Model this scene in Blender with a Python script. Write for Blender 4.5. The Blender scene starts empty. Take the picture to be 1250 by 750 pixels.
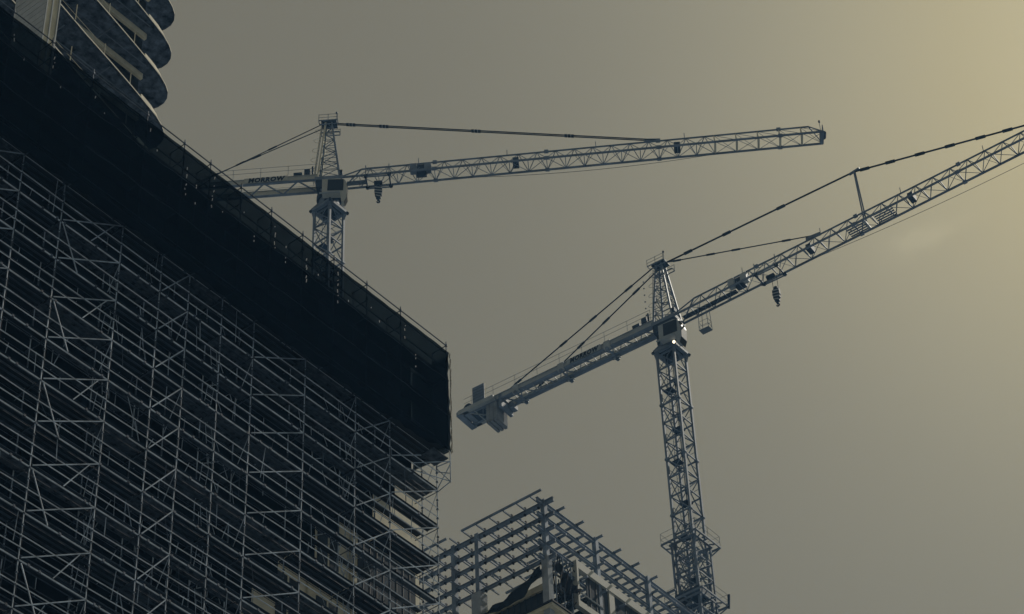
import bpy, math, random
from mathutils import Vector, Matrix
R = math.radians
random.seed(7)
C = bpy.context.scene.collection

# ------------------------------------------------------------------ camera
# world: X runs along the scaffolded facade, Y into the block, Z up; the camera stands at the origin
PITCH, ROLL, AZ, F = 0.73432, -0.045441, 0.647468, 2974.4
def _cam():
    cr, sr = math.cos(ROLL), math.sin(ROLL)
    rm = Matrix(((cr, -sr, 0), (sr, cr, 0), (0, 0, 1)))
    up = Vector((0, -math.cos(PITCH), math.sin(PITCH)))
    fw = Vector((0, math.sin(PITCH), math.cos(PITCH)))
    rt = Vector((1, 0, 0))
    return Matrix((rm @ (math.cos(AZ)*fw + math.sin(AZ)*rt),
                   rm @ (math.sin(AZ)*fw - math.cos(AZ)*rt), rm @ up))
BM = _cam()
cd = bpy.data.cameras.new('camera'); cam = bpy.data.objects.new('camera', cd); C.objects.link(cam)
cx, cy, cz = BM @ Vector((1, 0, 0)), -(BM @ Vector((0, 1, 0))), -(BM @ Vector((0, 0, 1)))
cam.matrix_world = Matrix(((cx.x, cy.x, cz.x, 0), (cx.y, cy.y, cz.y, 0), (cx.z, cy.z, cz.z, 0), (0, 0, 0, 1)))
cd.sensor_width = 36; cd.lens = F/1250*36; cd.clip_start = 0.5; cd.clip_end = 6000
bpy.context.scene.camera = cam

# ------------------------------------------------------------------ sun and sky
SUN_AZ, SUN_EL = 50.0, 48.5          # azimuth right of the view, elevation
phi = R(SUN_AZ) - AZ
sun_dir = Vector((math.cos(phi)*math.cos(R(SUN_EL)), -math.sin(phi)*math.cos(R(SUN_EL)), math.sin(R(SUN_EL))))
sl = bpy.data.lights.new('sun', 'SUN'); sl.energy = 2.4; sl.angle = R(0.5); sl.color = (1.0, 0.93, 0.8)
so = bpy.data.objects.new('sun', sl); C.objects.link(so); so.location = (0, 0, 300)
so.rotation_euler = sun_dir.to_track_quat('Z', 'Y').to_euler()

w = bpy.data.worlds.new('World'); bpy.context.scene.world = w; w.use_nodes = True
nt = w.node_tree; nt.nodes.clear()
def N(t, **k):
    n = nt.nodes.new(t)
    for a, b in k.items(): setattr(n, a, b)
    return n
sky = N('ShaderNodeTexSky', sky_type='NISHITA', sun_disc=False)
sky.sun_elevation = R(SUN_EL); sky.sun_rotation = math.atan2(sun_dir.x, sun_dir.y)
sky.altitude = 50; sky.air_density = 1.0; sky.dust_density = 4.0; sky.ozone_density = 1.0
bw = N('ShaderNodeRGBToBW')
tc = N('ShaderNodeTexCoord')
dot = N('ShaderNodeVectorMath', operation='DOT_PRODUCT'); dot.inputs[1].default_value = sun_dir
def M(op, a, b=None, c=None, clamp=False):
    n = N('ShaderNodeMath', operation=op, use_clamp=clamp)
    for i, v in enumerate((a, b, c)):
        if v is None: continue
        if isinstance(v, (int, float)): n.inputs[i].default_value = v
        else: nt.links.new(v, n.inputs[i])
    return n.outputs[0]
nt.links.new(tc.outputs['Generated'], dot.inputs[0])
nt.links.new(sky.outputs[0], bw.inputs[0])
d = M('MAXIMUM', dot.outputs['Value'], 0.0)
SKY_A, SKY_B, SKY_P, SKY_N = 1.48, 3.3, 13.0, 0.05    # even veil, aureole, its falloff, share of the clear sky
aur = M('POWER', d, SKY_P)
hd_ = N('ShaderNodeVectorMath', operation='DOT_PRODUCT')      # bright bank of haze low beside the sun
hd_.inputs[1].default_value = (BM @ Vector((1400-625, 70-375, F))).normalized()
nt.links.new(tc.outputs['Generated'], hd_.inputs[0])
bank = M('POWER', M('MAXIMUM', hd_.outputs['Value'], 0.0), 95.0)
lum = M('ADD', M('MULTIPLY', bw.outputs[0], SKY_N), M('ADD', M('MULTIPLY', aur, SKY_B), SKY_A))
lum = M('ADD', lum, M('MULTIPLY', bank, 2.1))
# one faint wisp of cloud
wd = (BM @ Vector((1130-625, 288-375, F))).normalized()
wr = (BM @ Vector((1, -0.42, 0))).normalized(); wu = (BM @ Vector((0.42, 1, 0))).normalized()
def dotn(v):
    n = N('ShaderNodeVectorMath', operation='DOT_PRODUCT'); n.inputs[1].default_value = v
    nt.links.new(tc.outputs['Generated'], n.inputs[0]); return n.outputs['Value']
a = M('DIVIDE', M('SUBTRACT', dotn(wr), wd.dot(wr)), 0.017)
b = M('DIVIDE', M('SUBTRACT', dotn(wu), wd.dot(wu)), M('ADD', 0.005, M('MULTIPLY', M('MINIMUM', a, 1.5), -0.0018)))
nz = N('ShaderNodeTexNoise'); nz.inputs['Scale'].default_value = 85; nz.inputs['Detail'].default_value = 5
nt.links.new(tc.outputs['Generated'], nz.inputs['Vector'])
rad = M('ADD', M('ADD', M('MULTIPLY', a, a), M('MULTIPLY', b, b)), M('MULTIPLY', M('SUBTRACT', nz.outputs['Fac'], 0.5), 2.4))
wisp = M('MULTIPLY', M('POWER', 2.71828, M('MULTIPLY', M('MAXIMUM', rad, 0.0), -1.1)), 0.42)
wisp = M('MULTIPLY', wisp, M('GREATER_THAN', dot.outputs['Value'], 0.3))
nz2 = N('ShaderNodeTexNoise'); nz2.inputs['Scale'].default_value = 7; nz2.inputs['Detail'].default_value = 4
nt.links.new(tc.outputs['Generated'], nz2.inputs['Vector'])
lum = M('MULTIPLY', M('ADD', lum, wisp), M('ADD', 0.965, M('MULTIPLY', nz2.outputs['Fac'], 0.07)))
ramp = N('ShaderNodeMix', data_type='RGBA')
ramp.inputs['A'].default_value = (1.0, 0.945, 0.735, 1); ramp.inputs['B'].default_value = (1.0, 0.875, 0.54, 1)
nt.links.new(M('ADD', M('MULTIPLY', aur, 0.9), M('MULTIPLY', bank, 0.9), clamp=True), ramp.inputs['Factor'])
mul = N('ShaderNodeVectorMath', operation='SCALE')
nt.links.new(ramp.outputs['Result'], mul.inputs[0]); nt.links.new(lum, mul.inputs['Scale'])
bg = N('ShaderNodeBackground'); bg.inputs['Strength'].default_value = 0.1
out = N('ShaderNodeOutputWorld')
nt.links.new(mul.outputs[0], bg.inputs['Color']); nt.links.new(bg.outputs[0], out.inputs['Surface'])
vs = bpy.context.scene.view_settings
vs.view_transform = 'Standard'; vs.look = 'None'; vs.exposure = 0.0; vs.gamma = 1.0; vs.use_curve_mapping = False
cy_ = bpy.context.scene.cycles
try:
    cy_.max_bounces = 6; cy_.diffuse_bounces = 3; cy_.transparent_max_bounces = 24
except Exception: pass

# ------------------------------------------------------------------ materials
MATS = {}
def mat(name, col, rough=0.6, metal=0.0, var=0.0, scale=3.0, bump=0.0, col2=None, holes=0.0, emit=None, stretch=None, spec=0.5):
    m = bpy.data.materials.new(name); m.use_nodes = True
    t = m.node_tree; p = t.nodes['Principled BSDF']
    p.inputs['Roughness'].default_value = rough; p.inputs['Metallic'].default_value = metal
    p.inputs['Specular IOR Level'].default_value = spec if metal or rough < 0.3 else min(spec, 0.2)
    tcn = t.nodes.new('ShaderNodeTexCoord'); mp = t.nodes.new('ShaderNodeMapping')
    t.links.new(tcn.outputs['Object'], mp.inputs['Vector'])
    if stretch: mp.inputs['Scale'].default_value = stretch
    n = t.nodes.new('ShaderNodeTexNoise'); n.inputs['Scale'].default_value = scale; n.inputs['Detail'].default_value = 6
    n.inputs['Roughness'].default_value = 0.65
    t.links.new(mp.outputs[0], n.inputs['Vector'])
    cr = t.nodes.new('ShaderNodeValToRGB'); t.links.new(n.outputs['Fac'], cr.inputs[0])
    c2 = col2 or tuple(c*(1-var) for c in col); c1 = col if col2 else tuple(min(1, c*(1+var)) for c in col)
    cr.color_ramp.elements[0].position = 0.36; cr.color_ramp.elements[1].position = 0.66
    cr.color_ramp.elements[0].color = (*c2, 1); cr.color_ramp.elements[1].color = (*c1, 1)
    t.links.new(cr.outputs[0], p.inputs['Base Color'])
    if bump:
        b = t.nodes.new('ShaderNodeBump'); b.inputs['Strength'].default_value = bump; b.inputs['Distance'].default_value = 0.05
        t.links.new(n.outputs['Fac'], b.inputs['Height']); t.links.new(b.outputs[0], p.inputs['Normal'])
    if holes:
        tr = t.nodes.new('ShaderNodeBsdfTransparent'); tr.inputs[0].default_value = (0.55, 0.78, 1, 1); mx = t.nodes.new('ShaderNodeMixShader')
        mr = t.nodes.new('ShaderNodeMapRange'); mr.inputs['From Min'].default_value = 0.3; mr.inputs['From Max'].default_value = 0.7
        mr.inputs['To Min'].default_value = holes*0.55; mr.inputs['To Max'].default_value = holes*1.45
        t.links.new(n.outputs['Fac'], mr.inputs['Value']); t.links.new(mr.outputs[0], mx.inputs[0])
        t.links.new(p.outputs[0], mx.inputs[1]); t.links.new(tr.outputs[0], mx.inputs[2])
        t.links.new(mx.outputs[0], t.nodes['Material Output'].inputs['Surface'])
    if emit:
        p.inputs['Emission Color'].default_value = (*emit[0], 1); p.inputs['Emission Strength'].default_value = emit[1]
    MATS[name] = m; return m
mat('galvanised', (0.37, 0.44, 0.52), 0.6, 0.0, 0.4, 1.5)
mat('pale_tube', (0.58, 0.64, 0.70), 0.6, 0.0, 0.3, 1.5)  # galvanised copy, lightened to make up for weak light on front ledgers and rails
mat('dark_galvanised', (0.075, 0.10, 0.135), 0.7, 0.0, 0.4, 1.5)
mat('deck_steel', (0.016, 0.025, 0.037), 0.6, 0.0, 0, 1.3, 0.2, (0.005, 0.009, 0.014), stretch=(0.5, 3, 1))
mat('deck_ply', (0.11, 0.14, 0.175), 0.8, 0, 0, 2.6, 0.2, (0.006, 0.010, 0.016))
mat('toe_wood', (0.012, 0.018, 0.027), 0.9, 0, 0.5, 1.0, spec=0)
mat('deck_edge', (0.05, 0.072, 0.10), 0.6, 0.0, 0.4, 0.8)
mat('net', (0.0012, 0.0028, 0.0055), 0.95, 0, 0.3, 1.4, 0, holes=0.055, spec=0)
mat('net_fringe', (0.35, 0.33, 0.27), 0.9, 0, 0.4, 9)
mat('white_tie', (0.27, 0.28, 0.29), 0.5, 0, 0.1, 3)
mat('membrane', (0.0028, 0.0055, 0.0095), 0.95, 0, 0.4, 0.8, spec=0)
mat('stucco', (0.78, 0.73, 0.58), 0.85, 0, 0.12, 0.9, 0.1)
mat('window_panel', (0.05, 0.066, 0.085), 0.85, 0, 0.3, 0.6, stretch=(6, 1, 0.4))
mat('window_line', (0.02, 0.028, 0.04), 0.6)
mat('roof_felt', (0.03, 0.035, 0.04), 0.9)
mat('siding', (0.60, 0.62, 0.62), 0.7, 0, 0.12, 1.2)
mat('cream_trim', (0.66, 0.61, 0.46), 0.75, 0, 0.15, 1.5)
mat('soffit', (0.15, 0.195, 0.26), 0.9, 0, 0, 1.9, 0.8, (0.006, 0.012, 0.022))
mat('slab_edge', (0.50, 0.48, 0.39), 0.8, 0, 0.12, 2)
mat('dark_glass', (0.005, 0.010, 0.018), 0.35, spec=0.2)
mat('crane_steel', (0.165, 0.205, 0.26), 0.55, 0.0, 0.25, 0.7)
mat('crane_light', (0.36, 0.39, 0.40), 0.5, 0.0, 0.15, 0.7)
mat('crane_sunlit', (0.62, 0.58, 0.45), 0.5, 0.0, 0.12, 0.7)  # sunlight put into the colour of head legs, head ladder and end posts
mat('crane_dark', (0.022, 0.04, 0.07), 0.6, 0.0, 0.4, 1.0)
mat('cable', (0.012, 0.02, 0.032), 0.6)
mat('thin_rail', (0.13, 0.16, 0.19), 0.6)
mat('sign_white', (0.46, 0.46, 0.41), 0.6, 0, 0.05, 1)
mat('letter_ink', (0.006, 0.012, 0.025), 0.6)
mat('ballast', (0.21, 0.23, 0.25), 0.85, 0, 0.2, 1.5, 0.2)
mat('lamp_glow', (1, 0.9, 0.7), 0.4, emit=((1, 0.84, 0.58), 2.2))
mat('frame_steel', (0.20, 0.255, 0.33), 0.6, 0.0, 0.3, 1.0)
mat('frame_dark', (0.015, 0.022, 0.033), 0.7)
mat('concrete', (0.34, 0.37, 0.40), 0.9, 0, 0.15, 1.3, 0.15)
mat('tarp', (0.010, 0.016, 0.025), 0.85, 0, 0.5, 1.0, 0.5)
mat('corrugated', (0.022, 0.032, 0.046), 0.5, 0.2, 0.3, 1)
mat('paving', (0.17, 0.20, 0.24), 0.95, 0, 0.2, 0.5)

# ------------------------------------------------------------------ mesh helpers
class MB:
    def __init__(s): s.v = []; s.f = []; s.m = []; s.mats = []
    def mi(s, name):
        if name not in s.mats: s.mats.append(name)
        return s.mats.index(name)
    def add(s, vs, fs, m):
        o = len(s.v); i = s.mi(m); s.v += [tuple(v) for v in vs]
        for f in fs: s.f.append(tuple(o+k for k in f)); s.m.append(i)
    def tube(s, a, b, r, m, n=6, r2=None):
        a, b = Vector(a), Vector(b); d = b-a
        if d.length < 1e-6: return
        d.normalize(); u = d.orthogonal().normalized(); q = d.cross(u); r2 = r if r2 is None else r2
        vs = []
        for p, rr in ((a, r), (b, r2)):
            for k in range(n):
                t = 2*math.pi*(k+0.5)/n; vs.append(p + (u*math.cos(t)+q*math.sin(t))*rr)
        fs = [(k, (k+1) % n, n+(k+1) % n, n+k) for k in range(n)] + [tuple(range(n))[::-1], tuple(range(n, 2*n))]
        s.add(vs, fs, m)
    def bar(s, a, b, w, h, m, up=(0, 0, 1)):          # rectangular bar: w sideways, h along up
        a, b = Vector(a), Vector(b); d = (b-a).normalized(); up = Vector(up)
        if abs(d.dot(up)) > 0.98: up = Vector((1, 0, 0))
        sd = d.cross(up).normalized(); uu = sd.cross(d).normalized()
        vs = [p + sd*x*w/2 + uu*y*h/2 for p in (a, b) for x, y in ((-1, -1), (1, -1), (1, 1), (-1, 1))]
        s.add(vs, [(3, 2, 1, 0), (4, 5, 6, 7), (0, 1, 5, 4), (1, 2, 6, 5), (2, 3, 7, 6), (3, 0, 4, 7)], m)
    def box(s, x0, x1, y0, y1, z0, z1, m):
        vs = [(x, y, z) for z in (z0, z1) for x, y in ((x0, y0), (x1, y0), (x1, y1), (x0, y1))]
        s.add(vs, [(3, 2, 1, 0), (4, 5, 6, 7), (0, 1, 5, 4), (1, 2, 6, 5), (2, 3, 7, 6), (3, 0, 4, 7)], m)
    def poly(s, pts, z0, z1, mb, mt, ms):              # closed outline extruded in z (ccw)
        n = len(pts)
        s.add([(x, y, z0) for x, y in pts], [tuple(range(n))[::-1]], mb)
        s.add([(x, y, z1) for x, y in pts], [tuple(range(n))], mt)
        s.add([(x, y, z0) for x, y in pts]+[(x, y, z1) for x, y in pts],
              [(k, (k+1) % n, n+(k+1) % n, n+k) for k in range(n)], ms)
    def prism(s, pts, a, b, m, axis='y'):              # closed outline in x-z extruded from y=a to y=b
        n = len(pts)
        vs = [(x, a, z) for x, z in pts]+[(x, b, z) for x, z in pts]
        s.add(vs, [tuple(range(n)), tuple(range(n, 2*n))[::-1]]+[(k, n+k, n+(k+1) % n, (k+1) % n) for k in range(n)], m)
    def build(s, name, parent=None, loc=None, rz=None):
        me = bpy.data.meshes.new(name); me.from_pydata(s.v, [], s.f)
        for x in s.mats: me.materials.append(MATS[x])
        me.polygons.foreach_set('material_index', s.m); me.update()
        o = bpy.data.objects.new(name, me); C.objects.link(o)
        if parent: o.parent = parent
        if loc: o.location = loc
        if rz is not None: o.rotation_euler = (0, 0, rz)
        return o
def thing(name, label, cat, loc=(0, 0, 0), rz=0, group=None):
    o = bpy.data.objects.new(name, None); C.objects.link(o); o.location = loc; o.rotation_euler = (0, 0, rz)
    o['label'] = label; o['category'] = cat
    if group: o['group'] = group
    return o

GZ = -1.6
g = MB(); g.add([(-900, -900, GZ), (900, -900, GZ), (900, 900, GZ), (-900, 900, GZ)], [(0, 1, 2, 3)], 'paving')
o = g.build('ground'); o['kind'] = 'structure'
hm = bpy.data.materials.new('haze_air'); hm.use_nodes = True; t_ = hm.node_tree; t_.nodes.clear()
vp = t_.nodes.new('ShaderNodeVolumePrincipled'); mo = t_.nodes.new('ShaderNodeOutputMaterial')
vp.inputs['Color'].default_value = (0.25, 0.55, 1.0, 1); vp.inputs['Density'].default_value = 0.0003; vp.inputs['Anisotropy'].default_value = 0.2
t_.links.new(vp.outputs[0], mo.inputs['Volume']); MATS['haze_air'] = hm
g = MB(); g.box(-905, 905, -905, 905, GZ-1, 185, 'haze_air')
o = g.build('haze'); o['kind'] = 'stuff'

# ================================================================== scaffolded building (behind the scaffold)
YW = 54.7
bld = thing('covered_building', 'dark sheeted building behind the scaffold, beige wall with window bands at its lower right', 'building', (0, 0, GZ))
def rel(mb, name, parent=bld, **k): return mb.build(name, parent, loc=(0, 0, -GZ), **k)
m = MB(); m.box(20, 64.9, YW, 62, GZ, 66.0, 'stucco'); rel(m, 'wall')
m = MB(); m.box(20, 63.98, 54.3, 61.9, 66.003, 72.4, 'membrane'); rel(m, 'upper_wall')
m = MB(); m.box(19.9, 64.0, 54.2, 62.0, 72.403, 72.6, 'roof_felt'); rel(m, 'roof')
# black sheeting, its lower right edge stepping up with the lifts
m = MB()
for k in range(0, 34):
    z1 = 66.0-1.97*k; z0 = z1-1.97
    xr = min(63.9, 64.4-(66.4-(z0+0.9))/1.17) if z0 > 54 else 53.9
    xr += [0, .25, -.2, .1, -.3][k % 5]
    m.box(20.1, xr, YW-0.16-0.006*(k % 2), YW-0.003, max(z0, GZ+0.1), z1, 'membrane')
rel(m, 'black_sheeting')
for j, zt in enumerate((61.2, 57.4, 53.6, 49.8)):
    for x0, x1 in ((60.95, 64.6),):
        m = MB(); m.box(x0, x1, YW-0.05, YW-0.003, zt-2.95, zt, 'window_panel')
        x = x0+0.3
        while x < x1-0.1:
            m.box(x, x+0.045, YW-0.07, YW-0.052, zt-2.94, zt-0.01, 'window_line'); x += 0.42
        wn = rel(m, 'window_band')
        f = MB(); f.box(x0-0.06, x1+0.06, YW-0.12, YW-0.004, zt+0.003, zt+0.12, 'cream_trim'); f.build('sill', wn)
    for x0 in (56.2, 58.5):
        m = MB(); m.box(x0, x0+1.25, YW-0.05, YW-0.003, zt-2.6, zt-0.5, 'window_panel')
        m.box(x0+0.58, x0+0.66, YW-0.08, YW-0.052, zt-2.6, zt-0.5, 'stucco')
        rel(m, 'window')
m = MB()
for x in (60.45, 57.9):
    m.box(x, x+0.35, YW-0.14, YW-0.004, 40, 64.0, 'cream_trim')
rel(m, 'pilaster_strip')
# stair bulkhead that stands on the roof: board-clad face and cream corner
bk = MB()
BX, BY, BT = 0, 0, 0
def px_on_y(px, py, Y):
    v = BM @ Vector((px-625, py-375, F)); return v*(Y/v.y)
def px_on_x(px, py, X):
    v = BM @ Vector((px-625, py-375, F)); return v*(X/v.x)
def px_on_z(px, py, Z):
    v = BM @ Vector((px-625, py-375, F)); return v*(Z/v.z)
cL = px_on_y(54.5, 20, 56.4); cR = px_on_y(71.5, 20, 56.4); cB = px_on_x(18.5, 12, cL.x)
bx0, bx1, by0, by1 = cL.x, cR.x, 56.4, min(cB.y, 61.0)
m = MB(); m.box(bx0+0.03, bx1, by0+0.03, by1, 72.603, 84, 'cream_trim')
bh = rel(m, 'stair_bulkhead')
m = MB(); z = 72.65
while z < 83.9:
    m.box(bx0-0.03, bx0+0.027, by0+0.02, by1, z, z+0.34, 'siding'); z += 0.375
m.build('board_siding', bh)
m = MB()
for t in (0.0, 0.46, 1.0):
    x = bx0+(bx1-bx0-0.06)*t; m.box(x, x+0.06, by0-0.03, by0+0.027, 72.65, 83.9, 'crane_light')
m.build('corner_batten', bh)

# ================================================================== scaffold
SC = 1.97; ZT = 66.57; Y0, Y1, YO = 53.0, 53.85, 52.2
XS = [30.7, 33.8, 36.95, 40.02, 42.12, 45.2, 47.36, 48.9, 50.77, 52.62, 55.71, 58.84, 61.04, 64.15]
DIAG = {2: 1, 4: 1, 6: 1, 9: 1, 11: 1, 12: 1, 0: 1}
sc = thing('scaffold', 'tall tube scaffold with decks and diagonal braces on the shaded building face', 'scaffold', (0, 0, GZ))
def srel(mb, name): return mb.build(name, sc, loc=(0, 0, -GZ))
LIFTS = 16
# standards with rosettes every half metre
for i, x in enumerate(XS):
    for y, top in ((Y0, ZT+0.05), (Y1, ZT+0.05)):
        m = MB(); jt = (x*7.3+y) % 0.02
        m.tube((x, y, GZ), (x, y, top), 0.023, 'galvanised')
        z = top-0.1
        while z > 38:
            m.tube((x, y, z), (x, y, z+0.045), 0.058, 'dark_galvanised', 6); z -= 0.4925
            if int((top-z)/0.4925) % 4 == 2: m.tube((x, y, z+0.15), (x, y, z+0.42), 0.034, 'dark_galvanised', 6)
        srel(m, 'standard')
x0s, x1s = XS[0]-0.2, XS[-1]
for k in range(LIFTS):
    z = ZT-SC*k
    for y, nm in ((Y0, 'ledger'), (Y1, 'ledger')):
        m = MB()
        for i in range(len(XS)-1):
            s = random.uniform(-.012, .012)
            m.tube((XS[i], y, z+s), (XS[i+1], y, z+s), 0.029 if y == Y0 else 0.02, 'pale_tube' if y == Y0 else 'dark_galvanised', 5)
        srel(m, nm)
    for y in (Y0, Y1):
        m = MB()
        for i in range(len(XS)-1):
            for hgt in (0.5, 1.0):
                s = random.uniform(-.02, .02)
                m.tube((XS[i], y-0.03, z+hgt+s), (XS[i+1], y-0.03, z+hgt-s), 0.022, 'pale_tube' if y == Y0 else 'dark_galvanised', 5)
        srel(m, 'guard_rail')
    # transoms and little inner verticals
    m = MB()
    for i, x in enumerate(XS):
        m.tube((x+0.03, Y0, z-0.05), (x+0.03, Y1+0.45, z-0.05), 0.02, 'dark_galvanised', 5)
    for i in range(len(XS)-1):
        xm = XS[i]+(XS[i+1]-XS[i])*random.uniform(.3, .7)
        if random.random() < .75: m.tube((xm, Y1+0.3, z), (xm, Y1+0.3, z+1.1), 0.018, 'galvanised', 4)
        if random.random() < .4: m.tube((xm, Y1+.3, z), (xm+random.uniform(-.6, .6), Y1-.1, z+1.5), 0.018, 'galvanised', 4)
    m.tube((XS[0], Y1+.3, z-.03), (x1s, Y1+.3, z-.03), 0.02, 'dark_galvanised', 4); m.tube((XS[0], Y1-.02, z+.98), (x1s, Y1-.02, z+.98), 0.015, 'dark_galvanised', 4)
    srel(m, 'inner_framing')
    # decks: planks with ribs
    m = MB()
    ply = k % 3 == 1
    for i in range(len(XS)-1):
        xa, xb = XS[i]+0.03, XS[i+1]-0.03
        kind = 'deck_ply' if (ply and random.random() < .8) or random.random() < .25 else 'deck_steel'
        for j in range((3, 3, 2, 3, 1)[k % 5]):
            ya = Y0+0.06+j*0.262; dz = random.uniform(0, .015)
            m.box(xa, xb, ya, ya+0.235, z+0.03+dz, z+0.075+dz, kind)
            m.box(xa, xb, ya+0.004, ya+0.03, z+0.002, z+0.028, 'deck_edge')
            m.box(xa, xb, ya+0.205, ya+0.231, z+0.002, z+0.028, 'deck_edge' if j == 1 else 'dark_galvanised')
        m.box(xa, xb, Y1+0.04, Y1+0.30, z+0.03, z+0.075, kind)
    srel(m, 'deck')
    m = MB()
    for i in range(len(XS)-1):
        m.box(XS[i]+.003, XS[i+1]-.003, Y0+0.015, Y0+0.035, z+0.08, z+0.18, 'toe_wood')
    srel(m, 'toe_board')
for i in DIAG:
    xa, xb = XS[i], XS[i+1]; wide = xb-xa > 2.6
    for k in range(LIFTS-1):
        zt, zb = ZT-SC*k, ZT-SC*(k+1)
        m = MB(); m.tube((xa+0.08, Y0-0.05, zb+0.1), (xb-0.05, Y0-0.05, zt-0.06), 0.026, 'galvanised', 5)
        if wide and i in (4, 0):
            if k % 2: m.tube((xa+0.12, Y0-0.03, zt-0.1), (xa+(xb-xa)*0.34, Y0-0.03, zb+0.02), 0.026, 'galvanised', 5)
            else: m.tube((xb-0.45, Y0-0.04, zt-0.3), (xa+(xb-xa)*0.5, Y0-0.04, zb+0.05), 0.024, 'galvanised', 5)
        elif i in (6, 11) and k % 2 == 0:
            m.tube((xa+.1, Y1, zt-.1), (xa+.7, Y1, zb), 0.022, 'galvanised', 5)
        srel(m, 'diagonal_brace')
# inner bracing between the rows near the open corner and ladders
for i in (5, 7, 9, 10, 11, 12, 13):
    m = MB()
    for k in range(LIFTS-1):
        z = ZT-SC*k; x = XS[i]
        if i >= 11 or (k % 2 and i % 2):
            m.tube((x, Y0, z-0.1), (x, Y1, z-SC+0.1), 0.018, 'galvanised', 4)
        if i in (9, 11, 12):
            m.tube((x-.9, Y1+.15, z-.1), (x-.2, Y1, z-SC+0.1), 0.018, 'galvanised', 4)
            m.tube((x-.3, Y1+.35, z-.9), (x-1.3, Y1+.2, z-SC+0.3), 0.018, 'galvanised', 4)
            m.tube((x, Y1, z-1.2), (x, YW-.02, z-1.2), 0.02, 'galvanised', 4)
    srel(m, 'cross_brace')
for i in (5, 8, 11):
    m = MB(); x = XS[i]+0.35
    for k in range(1, LIFTS-1):
        z = ZT-SC*k
        dx = .25 if k % 2 else -.25
        for s in (-.17, .17):
            m.tube((x+s, Y1-.12, z-.05), (x+s+dx, Y1-.12, z-SC), 0.016, 'galvanised', 4)
        for q in range(6):
            t = (q+.5)/6; m.tube((x-.17+dx*t, Y1-.12, z-SC*t), (x+.17+dx*t, Y1-.12, z-SC*t), 0.012, 'galvanised', 4)
    srel(m, 'ladder')
random.seed(21)
for i in range(1, len(XS)-1):
    m = MB()                                    # odd poles, stays and raking tubes of this bay
    for k in range(LIFTS-1):
        z = ZT-SC*k
        for _ in range(2):
            if random.random() < .4:
                x = random.uniform(XS[i], XS[i+1]); y = random.choice((Y0+.08, Y1-.05, Y1+.2)); l = random.uniform(.6, 1.9)
                lean = random.choice((0, 0, 0, random.uniform(-.7, .7)))
                m.tube((x, y, z-.02), (x+lean, y+random.uniform(-.15, .15), z-l), random.choice((.014, .018, .022)), random.choice(('galvanised', 'dark_galvanised')), 4)
        if random.random() < .15:
            x = random.uniform(XS[i], XS[i+1]-.6); m.tube((x, Y0-.04, z+.55), (x+random.uniform(.5, 1.2), Y1, z-.6), .02, 'galvanised', 4)
        for _ in range(2):
            x = random.uniform(XS[i], XS[i+1]); m.box(x, x+.09, Y0-.05, Y0+.05, z-.06, z+.05, 'dark_galvanised')
    m.tube((XS[i]+.15, Y0+.1, ZT-.1), (XS[i]+.15, Y0+.1, 37), .012, 'cable', 4)
    srel(m, 'loose_tubing')
# bracket lift carrying the netting (outer row at YO) and its top guard rail
PX = []
for p in ((-40, -30), (18, 12), (65, 49), (115, 83), (181, 135), (226, 173), (257.7, 198), (295, 227.5), (332, 256), (370, 285), (408, 316), (448, 350), (489, 375), (543.5, 421)):
    PX.append(px_on_y(*p, YO).x)
PX[-1] = 63.98
NT, NB = 71.9, 65.6
for x in PX:
    m = MB()
    m.tube((x, YO, 66.35), (x, YO, 72.55), 0.026, 'dark_galvanised'); m.tube((x, Y0, 66.5), (x, Y0, 72.3), 0.024, 'dark_galvanised')
    for z in (68.5, 70.4, 71.4, 72.33): m.tube((x, YO, z), (x, Y0+.05, z-.02), 0.022, 'dark_galvanised', 5)
    for z in (72.33, 71.5): m.tube((x, YO, z-.05), (x, YO, z+.05), 0.06, 'dark_galvanised', 6)
    m.tube((x, YO, 66.4), (x, Y0, 66.5), 0.024, 'dark_galvanised', 5)
    srel(m, 'net_post')
for y, zs in ((YO, (72.33, 71.85, 70.9, 70.45, 66.3)), (Y0, (72.0, 71.3, 70.8, 70.3))):
    for z in zs:
        m = MB(); m.tube((30, y, z), (64.0, y, z), 0.024 if z != 72.33 else 0.028, 'dark_galvanised', 5); srel(m, 'top_rail')
for z in (66.5, 68.5, 70.45):
    m = MB()
    m.box(30, 63.9, YO+.08, Y0-.05, z, z+.05, 'deck_steel'); srel(m, 'bracket_deck')
# the corner bracket
m = MB()
for a, b in (((64.1, YO, 66.3), (64.1, YO, 64.6)), ((64.15, YO, 65.7), (64.15, Y0, 64.66)), ((64.1, YO, 64.66), (64.15, Y0, 64.5)),
             ((64.1, YO, 65.75), (64.15, Y0, 65.9)), ((64.1, YO, 64.66), (64.15, Y0, 65.8)), ((64.1, YO, 65.1), (64.1, Y0, 65.6)),
             ((64.1, YO, 65.75), (62.6, Y0, 65.2)), ((64.1, YO, 64.66), (62.0, Y0, 64.6))):
    m.tube(a, b, 0.024, 'galvanised', 5)
m.box(63.0, 64.0, YO+.02, Y0, 65.85, 65.9, 'deck_ply')
srel(m, 'corner_bracket')
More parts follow.
